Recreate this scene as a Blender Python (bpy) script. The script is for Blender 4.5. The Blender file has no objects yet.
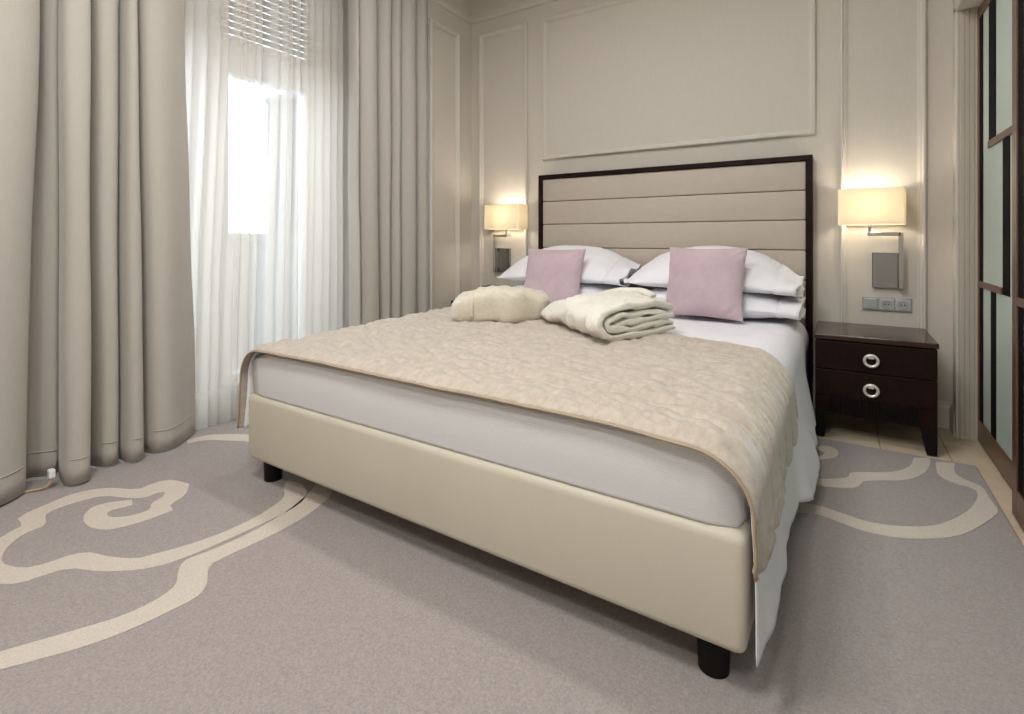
import bpy, bmesh, math, random
from mathutils import Vector, Matrix, noise as mnoise
random.seed(7)
sc = bpy.context.scene
COL = sc.collection
PI = math.pi

# ------------------------------------------------------------------ camera
cam_d = bpy.data.cameras.new('camera')
cam_d.sensor_width = 36.0
cam_d.lens = 18.025
cam_d.shift_y = -118.0 / 1024.0
cam_d.clip_start = 0.02
cam = bpy.data.objects.new('camera', cam_d)
COL.objects.link(cam)
cam.location = (0, 0, 0.95)
cam.rotation_euler = (PI / 2, 0, math.radians(32.69))
sc.camera = cam

# ------------------------------------------------------------------ world, lights, exposure
sc.view_settings.view_transform = 'Standard'
sc.view_settings.look = 'None'
sc.view_settings.gamma = 1.0
sc.view_settings.use_curve_mapping = False
sc.view_settings.exposure = 0.55

w = bpy.data.worlds.new('overcast_sky')
sc.world = w
w.use_nodes = True
bg = w.node_tree.nodes['Background']
bg.inputs[0].default_value = (0.81, 0.885, 1.0, 1)
bg.inputs[1].default_value = 5.2


def area(name, loc, rot, size, power, col, size_y=None, portal=False, spread=PI, shape=None):
    d = bpy.data.lights.new(name, 'AREA')
    d.energy = power
    d.color = col
    d.size = size
    if size_y:
        d.shape = 'RECTANGLE'
        d.size_y = size_y
    else:
        d.shape = 'DISK'
    d.spread = spread
    if portal:
        d.cycles.is_portal = True
    o = bpy.data.objects.new(name, d)
    COL.objects.link(o)
    o.location = loc
    o.rotation_euler = rot
    return o


# daylight comes in through the french window (sky portal, no light of its own)
area('window_portal', (-2.93, 1.46, 1.3), (0, -PI / 2, 0), 2.6, 1.0, (1, 1, 1), 1.5, portal=True)
WARM = (1.0, 0.85, 0.68)
# recessed downlights over the bed, plus two broad unseen lights added as fill
DOWNLIGHTS_AND_FILLS = [(-1.45, 1.65, 0.16, 8), (-0.50, 1.65, 0.16, 8), (-1.0, 0.1, 0.7, 32), (-0.2, -1.0, 0.5, 24)]
for i, (lx, ly, dia, p) in enumerate(DOWNLIGHTS_AND_FILLS):
    area('downlight_and_fill', (lx, ly, 2.93), (0, 0, 0), dia, p, (1.0, 0.99, 0.985))


# ------------------------------------------------------------------ materials
def lin(c):
    return tuple(((x / 255.0) / 12.92 if x / 255.0 <= 0.04045 else ((x / 255.0 + 0.055) / 1.055) ** 2.4) for x in c) + (1.0,)


def mat(name, rgb, rough=0.6, spec=0.3, metal=0.0, var=0.0, vscale=8.0, bump=0.0, bscale=200.0, sheen=0.0,
        stretch=(1, 1, 1), bstretch=(1, 1, 1), rgb2=None, coat=0.0):
    m = bpy.data.materials.new(name)
    m.use_nodes = True
    nt = m.node_tree
    N = nt.nodes
    b = N['Principled BSDF']
    b.inputs['Base Color'].default_value = lin(rgb)
    b.inputs['Roughness'].default_value = rough
    b.inputs['Specular IOR Level'].default_value = spec
    b.inputs['Metallic'].default_value = metal
    if sheen:
        b.inputs['Sheen Weight'].default_value = sheen
        b.inputs['Sheen Roughness'].default_value = 0.4
    if coat:
        b.inputs['Coat Weight'].default_value = coat
        b.inputs['Coat Roughness'].default_value = 0.15
    tc = N.new('ShaderNodeTexCoord')
    if var or rgb2:
        mp = N.new('ShaderNodeMapping')
        mp.inputs['Scale'].default_value = stretch
        nz = N.new('ShaderNodeTexNoise')
        nz.inputs['Scale'].default_value = vscale
        nz.inputs['Detail'].default_value = 6
        nz.inputs['Roughness'].default_value = 0.65
        cr = N.new('ShaderNodeValToRGB')
        c1 = lin(rgb)
        if rgb2:
            a, c = c1, lin(rgb2)
        else:
            a = tuple(max(0, x * (1 - var)) for x in c1[:3]) + (1,)
            c = tuple(min(1, x * (1 + var)) for x in c1[:3]) + (1,)
        cr.color_ramp.elements[0].position = 0.3
        cr.color_ramp.elements[1].position = 0.7
        cr.color_ramp.elements[0].color = a
        cr.color_ramp.elements[1].color = c
        nt.links.new(tc.outputs['Object'], mp.inputs[0])
        nt.links.new(mp.outputs[0], nz.inputs['Vector'])
        nt.links.new(nz.outputs['Fac'], cr.inputs[0])
        nt.links.new(cr.outputs[0], b.inputs['Base Color'])
    if bump:
        mp2 = N.new('ShaderNodeMapping')
        mp2.inputs['Scale'].default_value = bstretch
        n2 = N.new('ShaderNodeTexNoise')
        n2.inputs['Scale'].default_value = bscale
        n2.inputs['Detail'].default_value = 4
        bp = N.new('ShaderNodeBump')
        bp.inputs['Strength'].default_value = bump
        bp.inputs['Distance'].default_value = 0.004
        nt.links.new(tc.outputs['Object'], mp2.inputs[0])
        nt.links.new(mp2.outputs[0], n2.inputs['Vector'])
        nt.links.new(n2.outputs['Fac'], bp.inputs['Height'])
        nt.links.new(bp.outputs[0], b.inputs['Normal'])
    return m


def glass_mat(name, rgb, fac=0.08, rough=0.02):
    m = bpy.data.materials.new(name)
    m.use_nodes = True
    nt = m.node_tree
    N = nt.nodes
    N.remove(N['Principled BSDF'])
    tr = N.new('ShaderNodeBsdfTransparent')
    tr.inputs[0].default_value = lin(rgb)
    gl = N.new('ShaderNodeBsdfGlossy')
    gl.inputs['Roughness'].default_value = rough
    mx = N.new('ShaderNodeMixShader')
    mx.inputs[0].default_value = fac
    nt.links.new(tr.outputs[0], mx.inputs[1])
    nt.links.new(gl.outputs[0], mx.inputs[2])
    nt.links.new(mx.outputs[0], N['Material Output'].inputs[0])
    return m


def cloth_mat(name, rgb, transl=0.5, transp=0.0, weave=0.0):
    """diffuse + translucent (+ open weave transparency) cloth"""
    m = bpy.data.materials.new(name)
    m.use_nodes = True
    nt = m.node_tree
    N = nt.nodes
    N.remove(N['Principled BSDF'])
    di = N.new('ShaderNodeBsdfDiffuse')
    di.inputs[0].default_value = lin(rgb)
    tl = N.new('ShaderNodeBsdfTranslucent')
    tl.inputs[0].default_value = lin(rgb)
    mx = N.new('ShaderNodeMixShader')
    mx.inputs[0].default_value = transl
    nt.links.new(di.outputs[0], mx.inputs[1])
    nt.links.new(tl.outputs[0], mx.inputs[2])
    out = mx
    if transp:
        tp = N.new('ShaderNodeBsdfTransparent')
        m2 = N.new('ShaderNodeMixShader')
        m2.inputs[0].default_value = transp
        nt.links.new(mx.outputs[0], m2.inputs[1])
        nt.links.new(tp.outputs[0], m2.inputs[2])
        out = m2
    nt.links.new(out.outputs[0], N['Material Output'].inputs[0])
    return m


def stripe_mat(name, rgb, rgb2, scale, axis='Z', rough=0.5, bump=0.15):
    m = mat(name, rgb, rough)
    nt = m.node_tree
    N = nt.nodes
    b = N['Principled BSDF']
    tc = N.new('ShaderNodeTexCoord')
    wv = N.new('ShaderNodeTexWave')
    wv.bands_direction = axis
    wv.inputs['Scale'].default_value = scale
    wv.inputs['Distortion'].default_value = 0.0
    cr = N.new('ShaderNodeValToRGB')
    cr.color_ramp.elements[0].position = 0.35
    cr.color_ramp.elements[1].position = 0.65
    cr.color_ramp.elements[0].color = lin(rgb)
    cr.color_ramp.elements[1].color = lin(rgb2)
    bp = N.new('ShaderNodeBump')
    bp.inputs['Strength'].default_value = bump
    bp.inputs['Distance'].default_value = 0.002
    nt.links.new(tc.outputs['Object'], wv.inputs['Vector'])
    nt.links.new(wv.outputs['Fac'], cr.inputs[0])
    nt.links.new(cr.outputs[0], b.inputs['Base Color'])
    nt.links.new(wv.outputs['Fac'], bp.inputs['Height'])
    nt.links.new(bp.outputs[0], b.inputs['Normal'])
    return m


M = {}
M['wall'] = mat('beige_wall_vinyl', (201, 194, 183), 0.65, 0.25, var=0.03, vscale=30, stretch=(6, 6, 0.4), bump=0.05, bscale=300, bstretch=(4, 4, 0.3))
M['trim'] = mat('beige_painted_moulding', (205, 198, 188), 0.45, 0.35)
M['jamb'] = mat('ribbed_beige_wood', (186, 177, 163), 0.55, 0.3, var=0.05, vscale=60, stretch=(3, 3, 0.05))
M['ceiling'] = mat('white_ceiling_paint', (235, 231, 224), 0.8, 0.1)
M['carpet'] = mat('mauve_grey_carpet', (144, 136, 133), 0.95, 0.05, rgb2=(171, 162, 158), vscale=160, bump=0.9, bscale=260, sheen=0.25)
M['motif'] = mat('cream_carpet_pile', (192, 181, 168), 0.95, 0.05, rgb2=(211, 201, 189), vscale=160, bump=0.9, bscale=260, sheen=0.25)
M['tile'] = mat('cream_stone_tile', (204, 187, 161), 0.35, 0.4, var=0.10, vscale=9)
M['grout'] = mat('grey_grout', (150, 134, 112), 0.85, 0.1)
M['curtain'] = mat('taupe_curtain_fabric', (183, 177, 168), 0.85, 0.1, var=0.03, vscale=60, stretch=(4, 4, 0.3), bump=0.15, bscale=500, sheen=0.3)
M['sheer'] = cloth_mat('white_sheer_voile', (244, 238, 231), 0.60, 0.52)
M['sheer_hem'] = cloth_mat('white_sheer_double_hem', (240, 239, 235), 0.55, 0.45)
M['wood'] = mat('espresso_wood', (26, 13, 9), 0.42, 0.14, rgb2=(37, 19, 14), vscale=14, stretch=(10, 10, 1))
M['wood_top'] = mat('polished_espresso_wood', (46, 24, 16), 0.22, 0.4, rgb2=(62, 34, 23), vscale=14, stretch=(1, 8, 1), coat=0.15)
M['dark'] = mat('near_black_wood', (15, 11, 11), 0.5, 0.2)
M['leather'] = mat('cream_leatherette', (203, 196, 179), 0.5, 0.35, var=0.03, vscale=5, bump=0.12, bscale=350)
M['hb_fabric'] = mat('beige_headboard_leatherette', (190, 178, 164), 0.5, 0.3, var=0.03, vscale=20, bump=0.15, bscale=420)
M['ticking'] = stripe_mat('white_striped_fitted_sheet', (218, 217, 216), (226, 226, 226), 60.0, 'Z', 0.6, 0.10)
M['sheet'] = mat('white_cotton_sheet', (236, 234, 239), 0.75, 0.15, bump=0.08, bscale=500)
M['hem'] = mat('white_cotton_hem', (222, 221, 219), 0.75, 0.15)
M['pillow'] = mat('white_pillow_cotton', (236, 235, 239), 0.75, 0.15, bump=0.06, bscale=400)
M['throw'] = mat('champagne_chenille', (173, 160, 145), 0.7, 0.2, rgb2=(199, 188, 174), vscale=55, stretch=(1.0, 0.45, 1), bump=0.6, bscale=260, sheen=0.6)
M['piping'] = mat('tan_piping', (176, 158, 134), 0.7, 0.2)
M['lilac'] = mat('lilac_velvet', (188, 165, 171), 0.75, 0.15, rgb2=(203, 182, 188), vscale=9, bump=0.35, bscale=320, sheen=0.6)
M['robe'] = mat('cream_waffle_terry', (208, 199, 181), 0.95, 0.05, rgb2=(224, 216, 200), vscale=90, bump=0.8, bscale=220, sheen=0.3)
M['robe2'] = mat('ivory_terry', (222, 216, 203), 0.95, 0.05, rgb2=(236, 231, 221), vscale=90, bump=0.8, bscale=220, sheen=0.3)
M['chrome'] = mat('brushed_chrome', (205, 203, 198), 0.18, 0.5, metal=1.0)
M['mirror'] = mat('polished_mirror_plate', (170, 172, 178), 0.04, 0.5, metal=1.0)
M['nickel'] = mat('satin_nickel', (236, 233, 226), 0.35, 0.5, metal=0.55)
M['plate'] = mat('silver_grey_plastic', (160, 162, 162), 0.45, 0.4)
M['plate2'] = mat('pale_grey_plastic', (182, 184, 183), 0.45, 0.4)
M['black'] = mat('black_plastic', (22, 20, 21), 0.4, 0.4)
M['white_pl'] = mat('white_plastic', (225, 228, 230), 0.4, 0.4)
M['cable'] = mat('tan_cable', (190, 165, 120), 0.6, 0.2)
M['shade'] = cloth_mat('cream_lampshade_linen', (252, 243, 222), 0.26)
M['brown'] = mat('walnut_door_frame', (88, 57, 45), 0.35, 0.4, rgb2=(108, 73, 58), vscale=10, stretch=(2, 2, 0.3), coat=0.2)
M['brown_dark'] = mat('dark_walnut_rail', (84, 58, 38), 0.35, 0.4, rgb2=(104, 74, 50), vscale=10, coat=0.2)
M['bar'] = mat('black_lacquer_bar', (10, 9, 9), 0.7, 0.1)
M['frost'] = mat('frosted_green_glass', (196, 215, 207), 0.25, 0.5, coat=0.2)
M['pvc'] = mat('white_window_frame', (228, 230, 231), 0.4, 0.4)
M['glass'] = glass_mat('clear_window_glass', (248, 252, 251))
M['shutter'] = mat('grey_roller_shutter', (150, 152, 154), 0.6, 0.2)
M['render'] = mat('grey_render_facade', (58, 60, 64), 0.8, 0.1, var=0.05)
M['louvre'] = mat('pale_facade_louvre', (82, 84, 88), 0.7, 0.1)
M['concrete'] = mat('pale_concrete', (128, 129, 130), 0.85, 0.1, var=0.05)


# ------------------------------------------------------------------ helpers
def root(name, label, cat, loc, group=None):
    o = bpy.data.objects.new(name, None)
    o.empty_display_size = 0.1
    COL.objects.link(o)
    o.location = loc
    o['label'] = label
    o['category'] = cat
    if group:
        o['group'] = group
    return o


def base_of(p):
    v = Vector((0, 0, 0))
    while p is not None:
        v += Vector(p.location)
        p = p.parent
    return v


def link_mesh(name, me, m, parent=None, label=None, cat=None, group=None, kind=None, smooth=False):
    o = bpy.data.objects.new(name, me)
    COL.objects.link(o)
    if m is not None and len(me.materials) == 0:
        me.materials.append(M[m] if isinstance(m, str) else m)
    if parent is not None:
        off = base_of(parent)
        me.transform(Matrix.Translation(-off))
        o.parent = parent
    if smooth:
        for p in me.polygons:
            p.use_smooth = True
    if label:
        o['label'] = label
    if cat:
        o['category'] = cat
    if group:
        o['group'] = group
    if kind:
        o['kind'] = kind
    return o


def pyd(name, verts, faces, m, parent=None, smooth=False, **kw):
    me = bpy.data.meshes.new(name)
    me.from_pydata([tuple(v) for v in verts], [], faces)
    bm = bmesh.new()
    bm.from_mesh(me)
    bmesh.ops.recalc_face_normals(bm, faces=bm.faces)
    bm.to_mesh(me)
    bm.free()
    me.update()
    return link_mesh(name, me, m, parent, smooth=smooth, **kw)


def finish(bm, name, m, parent=None, smooth=False, **kw):
    bmesh.ops.recalc_face_normals(bm, faces=bm.faces)
    me = bpy.data.meshes.new(name)
    bm.to_mesh(me)
    bm.free()
    return link_mesh(name, me, m, parent, smooth=smooth, **kw)


def add_box(bm, x0, x1, y0, y1, z0, z1, bevel=0.0, seg=2):
    r = bmesh.ops.create_cube(bm, size=1.0)
    vs = r['verts']
    for v in vs:
        v.co = Vector((x0 + (v.co.x + .5) * (x1 - x0), y0 + (v.co.y + .5) * (y1 - y0), z0 + (v.co.z + .5) * (z1 - z0)))
    if bevel:
        es = set()
        for v in vs:
            es.update(v.link_edges)
        bmesh.ops.bevel(bm, geom=list(es), offset=bevel, segments=seg, affect='EDGES', profile=0.5)


def box(name, x0, x1, y0, y1, z0, z1, m, parent=None, bevel=0.0, seg=2, smooth=False, **kw):
    bm = bmesh.new()
    add_box(bm, x0, x1, y0, y1, z0, z1, bevel, seg)
    return finish(bm, name, m, parent, smooth, **kw)


def prism(name, poly, axis, a0, a1, m, parent=None, smooth=False, **kw):
    """polygon in the two other axes extruded along axis"""
    bm = bmesh.new()

    def P(p, a):
        if axis == 'x':
            return (a, p[0], p[1])
        if axis == 'y':
            return (p[0], a, p[1])
        return (p[0], p[1], a)
    v0 = [bm.verts.new(P(p, a0)) for p in poly]
    v1 = [bm.verts.new(P(p, a1)) for p in poly]
    n = len(poly)
    f0 = bm.faces.new(v0)
    f1 = bm.faces.new(list(reversed(v1)))
    for i in range(n):
        bm.faces.new((v0[i], v1[i], v1[(i + 1) % n], v0[(i + 1) % n]))
    bmesh.ops.triangulate(bm, faces=[f0, f1])
    return finish(bm, name, m, parent, smooth, **kw)


def tube_geo(pts, rad, seg=10, caps=True):
    pts = [Vector(p) for p in pts]
    verts, faces = [], []
    n = len(pts)
    up = None
    for i, p in enumerate(pts):
        t = (pts[min(i + 1, n - 1)] - pts[max(i - 1, 0)]).normalized()
        if up is None:
            up = t.cross(Vector((0, 0, 1)))
            if up.length < 0.1:
                up = t.cross(Vector((1, 0, 0)))
            up.normalize()
        up = (up - t * up.dot(t)).normalized()
        sd = t.cross(up)
        r = rad[i] if isinstance(rad, (list, tuple)) else rad
        for k in range(seg):
            a = 2 * PI * k / seg
            verts.append(p + up * (r * math.cos(a)) + sd * (r * math.sin(a)))
    for i in range(n - 1):
        for k in range(seg):
            a, b = i * seg + k, i * seg + (k + 1) % seg
            faces.append((a, b, b + seg, a + seg))
    if caps:
        faces.append(tuple(range(seg)))
        faces.append(tuple(range((n - 1) * seg, n * seg)))
    return verts, faces


def tube(name, pts, rad, m, parent=None, seg=10, smooth=True, **kw):
    v, f = tube_geo(pts, rad, seg)
    return pyd(name, v, f, m, parent, smooth, **kw)


def cyl(name, c, r0, r1, z0, z1, m, parent=None, seg=24, smooth=False, **kw):
    v, f = tube_geo([(c[0], c[1], z0), (c[0], c[1], z1)], [r0, r1], seg)
    return pyd(name, v, f, m, parent, smooth, **kw)


def ring(name, c, R, r, axis, m, parent=None, seg=28, rs=8, **kw):
    verts, faces = [], []
    for i in range(seg):
        a = 2 * PI * i / seg
        for k in range(rs):
            b = 2 * PI * k / rs
            q = R + r * math.cos(b)
            x, y, z = q * math.cos(a), r * math.sin(b), q * math.sin(a)
            p = (x, y, z) if axis == 'y' else (y, x, z)
            verts.append((c[0] + p[0], c[1] + p[1], c[2] + p[2]))
    for i in range(seg):
        for k in range(rs):
            faces.append((i * rs + k, ((i + 1) % seg) * rs + k, ((i + 1) % seg) * rs + (k + 1) % rs, i * rs + (k + 1) % rs))
    return pyd(name, verts, faces, m, parent, True, **kw)


def grid(name, fn, nu, nv, m, parent=None, thick=0.0, offset=0.0, smooth=True, **kw):
    verts = [fn(i / nu, j / nv) for j in range(nv + 1) for i in range(nu + 1)]
    faces = []
    for j in range(nv):
        for i in range(nu):
            a = j * (nu + 1) + i
            faces.append((a, a + 1, a + nu + 2, a + nu + 1))
    o = pyd(name, verts, faces, m, parent, smooth, **kw)
    if thick:
        md = o.modifiers.new('thickness', 'SOLIDIFY')
        md.thickness = thick
        md.offset = offset
    return o


def nz(x, y, z=0.0):
    return mnoise.noise(Vector((x, y, z)))


def sm(t):
    t = max(0.0, min(1.0, t))
    return t * t * (3 - 2 * t)


def lerp(a, b, t):
    return a + (b - a) * t


def interp(pts, x):
    if x <= pts[0][0]:
        return pts[0][1]
    for (a, va), (b, vb) in zip(pts, pts[1:]):
        if x <= b:
            return lerp(va, vb, (x - a) / (b - a))
    return pts[-1][1]


def catmull(pts, per=6):
    out = []
    n = len(pts)
    for i in range(n - 1):
        p0, p1, p2, p3 = pts[max(i - 1, 0)], pts[i], pts[i + 1], pts[min(i + 2, n - 1)]
        for k in range(per):
            t = k / per
            out.append(tuple(0.5 * (2 * b + (c - a) * t + (2 * a - 5 * b + 4 * c - d) * t * t + (-a + 3 * b - 3 * c + d) * t ** 3)
                             for a, b, c, d in zip(p0, p1, p2, p3)))
    out.append(tuple(pts[-1]))
    return out


def resample(pts, n):
    d = [0.0]
    for p, q in zip(pts, pts[1:]):
        d.append(d[-1] + math.hypot(q[0] - p[0], q[1] - p[1]))
    xs = list(zip(d, [p[0] for p in pts]))
    ys = list(zip(d, [p[1] for p in pts]))
    return [(interp(xs, d[-1] * i / n), interp(ys, d[-1] * i / n)) for i in range(n + 1)]


# ------------------------------------------------------------------ room shell
WY = 3.36      # headboard wall
WX = -2.55     # pier of the window wall
NX = -2.90     # inner face of the window wall in its recess
CZ = 2.95
RX = 0.472     # right wall face above / beside the wardrobe recess
box('wall_back', -3.1, 1.2, WY, WY + 0.12, -0.1, CZ, 'wall', kind='structure')
box('wall_left', WX - 0.35, WX, 2.83, WY, -0.1, CZ, 'wall', kind='structure')
wl = box('wall_window', NX - 0.2, NX, 2.23, 2.83, -0.1, CZ, 'wall', kind='structure')
box('wall_section', NX - 0.2, NX, -2.2, 0.72, -0.1, CZ, 'wall', wl)
box('wall_lintel', NX - 0.2, NX, 0.72, 2.23, 2.62, CZ, 'wall', wl)
box('wall_front', -3.1, 1.2, -2.3, -2.2, -0.1, CZ, 'wall', kind='structure')
wr = box('wall_right', RX, 1.2, 3.22, WY, -0.1, CZ, 'wall', kind='structure')
box('wall_lintel', RX, 1.2, -2.2, 3.22, 2.035, CZ, 'wall', wr)
box('wardrobe_back', 1.1, 1.2, -2.2, 3.22, -0.1, 2.035, 'wall', wr)
box('ceiling', -3.1, 1.2, -2.3, WY + 0.12, CZ, CZ + 0.1, 'ceiling', kind='structure')

# floor: grout bed with stone tiles along the walls
fl = box('floor', -3.1, 1.2, -2.3, WY + 0.12, -0.1, -0.006, 'grout', kind='structure')


def tile(x0, x1, y0, y1):
    g = 0.0015
    box('tile', x0 + g, x1 - g, y0 + g, y1 - g, -0.006, 0.0, 'tile', fl, bevel=0.0012, seg=1)


ys = [2.845, 2.742, 2.608, 2.445, 2.28, 2.10, 1.92, 1.74, 1.56, 1.38, 1.20]
for a, b in zip(ys, ys[1:]):
    tile(0.475, 0.60, b, a)
xs = [-2.55, -2.25, -1.95, -1.65, -1.35, -1.05, -0.75, -0.45, -0.15, 0.15, 0.40, 0.60]
for a, b in zip(xs, xs[1:]):
    tile(a, b, 2.845, 3.10)
    tile(a, b, 3.10, WY)

# carpet
cp = box('carpet', -2.90, 0.473, -2.2, 2.845, -0.006, 0.004, 'carpet',
         label='fitted grey-mauve carpet with cream scroll pattern', cat='carpet', bevel=0.002, seg=1)
MOT = {
 'A': ([(-1.641, 0.319), (-1.621, 0.355), (-1.594, 0.405), (-1.551, 0.485), (-1.518, 0.557), (-1.511, 0.628), (-1.531, 0.682), (-1.589, 0.716), (-1.623, 0.75), (-1.613, 0.803), (-1.603, 0.872), (-1.603, 0.981), (-1.622, 1.083), (-1.661, 1.184), (-1.693, 1.238), (-1.748, 1.303)], [(-1.572, 0.306), (-1.553, 0.34), (-1.516, 0.399), (-1.472, 0.475), (-1.445, 0.556), (-1.434, 0.634), (-1.433, 0.693), (-1.466, 0.733), (-1.532, 0.771), (-1.541, 0.814), (-1.532, 0.91), (-1.528, 1.006), (-1.539, 1.105), (-1.566, 1.193), (-1.597, 1.244), (-1.669, 1.313)]),
 'B': ([(-2.117, 0.993), (-2.221, 0.967), (-2.238, 0.916), (-2.239, 0.862), (-2.346, 0.808), (-2.396, 0.724), (-2.379, 0.637), (-2.35, 0.56), (-2.278, 0.553), (-2.257, 0.518), (-2.238, 0.49), (-2.191, 0.457), (-2.107, 0.428), (-2.027, 0.414), (-1.964, 0.418), (-1.924, 0.434), (-1.897, 0.456), (-1.885, 0.505), (-1.861, 0.553), (-1.776, 0.592), (-1.695, 0.652), (-1.653, 0.708), (-1.634, 0.778), (-1.624, 0.858), (-1.619, 0.948), (-1.615, 1.047), (-1.628, 1.136), (-1.674, 1.194), (-1.743, 1.225)], [(-2.126, 0.911), (-2.142, 0.901), (-2.143, 0.85), (-2.206, 0.81), (-2.284, 0.774), (-2.31, 0.698), (-2.302, 0.622), (-2.215, 0.593), (-2.203, 0.54), (-2.157, 0.491), (-2.103, 0.465), (-2.055, 0.457), (-1.997, 0.472), (-1.967, 0.491), (-1.947, 0.531), (-1.943, 0.568), (-1.911, 0.612), (-1.84, 0.634), (-1.756, 0.676), (-1.732, 0.72), (-1.705, 0.776), (-1.68, 0.862), (-1.672, 0.965), (-1.689, 1.064), (-1.718, 1.13), (-1.789, 1.177), (-1.827, 1.22)]),
 'C': ([(-2.117, 0.993), (-2.039, 0.942), (-2.003, 0.878), (-1.961, 0.866), (-1.962, 0.815), (-1.971, 0.759), (-2.008, 0.692), (-2.083, 0.667), (-2.164, 0.679), (-2.22, 0.723), (-2.205, 0.772), (-2.163, 0.82)], [(-2.126, 0.911), (-2.092, 0.89), (-2.075, 0.849), (-2.033, 0.82), (-2.042, 0.773), (-2.074, 0.738), (-2.107, 0.728), (-2.138, 0.743), (-2.128, 0.781), (-2.118, 0.805)]),
 'G': ([(-2.582, 1.202), (-2.572, 1.281), (-2.487, 1.353), (-2.398, 1.404)], [(-2.541, 1.183), (-2.509, 1.249), (-2.406, 1.309), (-2.311, 1.353)]),
 'D': ([(-0.135, 2.013), (-0.081, 2.047), (-0.01, 2.033), (0.058, 2.013), (0.145, 2.025), (0.231, 2.07), (0.311, 2.14), (0.376, 2.237), (0.438, 2.356), (0.46, 2.42), (0.456, 2.508), (0.452, 2.615), (0.41, 2.656), (0.388, 2.717), (0.405, 2.831)], [(-0.134, 2.095), (-0.072, 2.118), (0.002, 2.101), (0.083, 2.086), (0.173, 2.115), (0.253, 2.172), (0.317, 2.257), (0.378, 2.374), (0.421, 2.503), (0.422, 2.577), (0.365, 2.599), (0.329, 2.658), (0.337, 2.798)]),
 'E': ([(-0.161, 2.297), (-0.133, 2.291), (-0.064, 2.292), (0.042, 2.341), (0.077, 2.425), (0.138, 2.473), (0.22, 2.534), (0.282, 2.64), (0.315, 2.76), (0.321, 2.835)], [(-0.164, 2.337), (-0.135, 2.339), (-0.066, 2.358), (0.016, 2.423), (0.038, 2.492), (0.115, 2.542), (0.185, 2.596), (0.24, 2.689), (0.264, 2.799)]),
 'F': ([(-0.123, 2.68), (-0.061, 2.747), (-0.016, 2.721), (-0.012, 2.656), (-0.042, 2.593), (-0.086, 2.55), (-0.116, 2.531)], [(-0.121, 2.643), (-0.083, 2.673), (-0.062, 2.655), (-0.073, 2.608), (-0.118, 2.569)]),
}
for a, b in MOT.values():
    a, b = resample(catmull(a, 5), 60), resample(catmull(b, 5), 60)
    verts = [(x, y, z) for z in (0.0055, 0.003) for x, y in a + b]
    n = len(a)
    faces = []
    for i in range(n - 1):
        faces.append((i, i + 1, n + i + 1, n + i))
        faces.append((i, i + 1, 2 * n + i + 1, 2 * n + i))
        faces.append((n + i, n + i + 1, 3 * n + i + 1, 3 * n + i))
    pyd('scroll_motif', verts, faces, 'motif', cp)

# mouldings ------------------------------------------------------------
PROF = [(0.0, 0.0), (0.0, 0.016), (0.005, 0.024), (0.012, 0.025), (0.018, 0.016), (0.026, 0.014), (0.030, 0.007), (0.036, 0.006), (0.036, 0.0)]


def frame_moulding(name, a0, a1, z0, z1, place):
    """mitred rectangular moulding; place(a, z, d) -> point, d is the height off the wall"""
    verts, faces = [], []
    n = len(PROF)
    for ca, cz, sa, sz in ((a0, z0, 1, 1), (a1, z0, -1, 1), (a1, z1, -1, -1), (a0, z1, 1, -1)):
        for p, d in PROF:
            verts.append(place(ca + sa * p, cz + sz * p, d))
    for c in range(4):
        for k in range(n - 1):
            faces.append((c * n + k, c * n + k + 1, ((c + 1) % 4) * n + k + 1, ((c + 1) % 4) * n + k))
    return pyd(name, verts, faces, 'trim', kind='structure')


back = lambda a, z, d: (a, WY - d, z)
left = lambda a, z, d: (WX + d, a, z)
frame_moulding('trim_1', -1.878, -0.12, 1.540, 2.598, back)
frame_moulding('trim_2', -2.462, -2.010, 0.22, 2.600, back)
frame_moulding('trim_3', -0.006, 0.367, 0.22, 2.600, back)
frame_moulding('trim_4', 2.843, 3.182, 0.22, 2.575, left)


def run_x(name, x0, x1, prof, m='trim', y=WY, **kw):
    return prism(name, [(y - d, z) for d, z in prof], 'x', x0, x1, m, **kw)


COR = [(0, 2.71), (0.010, 2.71), (0.018, 2.722), (0.018, 2.738), (0.010, 2.752), (0.010, 2.768), (0, 2.772)]
run_x('trim_5', WX, RX, COR, kind='structure')
prism('trim_6', [(WX + d, z) for d, z in COR], 'y', 2.83, WY, 'trim', kind='structure')
BAS = [(0, 0), (0.016, 0), (0.016, 0.10), (0.010, 0.115), (0.010, 0.125), (0.004, 0.132), (0, 0.132)]
run_x('baseboard_back', WX, RX, BAS, kind='structure')
prism('baseboard_left', [(WX + d, z) for d, z in BAS], 'y', 2.83, WY, 'trim', kind='structure')
prism('baseboard_right', [(RX - d, z) for d, z in BAS], 'y', 3.225, WY - 0.016, 'trim', kind='structure')
# casing of the wardrobe recess: lit edge strip and ribbed jamb
box('trim_7', RX - 0.012, RX, 3.20, 3.245, 0.0, 2.06, 'trim', kind='structure', bevel=0.003)
box('trim_8', RX - 0.012, RX, -2.2, 3.245, 2.035, 2.075, 'trim', kind='structure', bevel=0.003)
jb = box('trim_9', RX, 0.60, 3.195, 3.22, 0.0, 2.035, 'jamb', kind='structure')
for k in range(4):
    box('jamb_rib', RX + 0.004 + k * 0.018, RX + 0.0205 + k * 0.018, 3.1925, 3.197, 0.0, 2.035, 'jamb', jb, bevel=0.002, seg=1)

# ------------------------------------------------------------------ french window in the recess
wx0, wx1 = -3.02, -2.95
win = box('window_1', wx0, wx1, 0.72, 2.23, 2.57, 2.62, 'pvc', kind='structure')


def bar(name, y0, y1, z0, z1, dx=0.0, parent=win, m='pvc'):
    return box(name, wx0 - dx, wx1 + dx, y0, y1, z0, z1, m, parent, bevel=0.004, seg=1)


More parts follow.
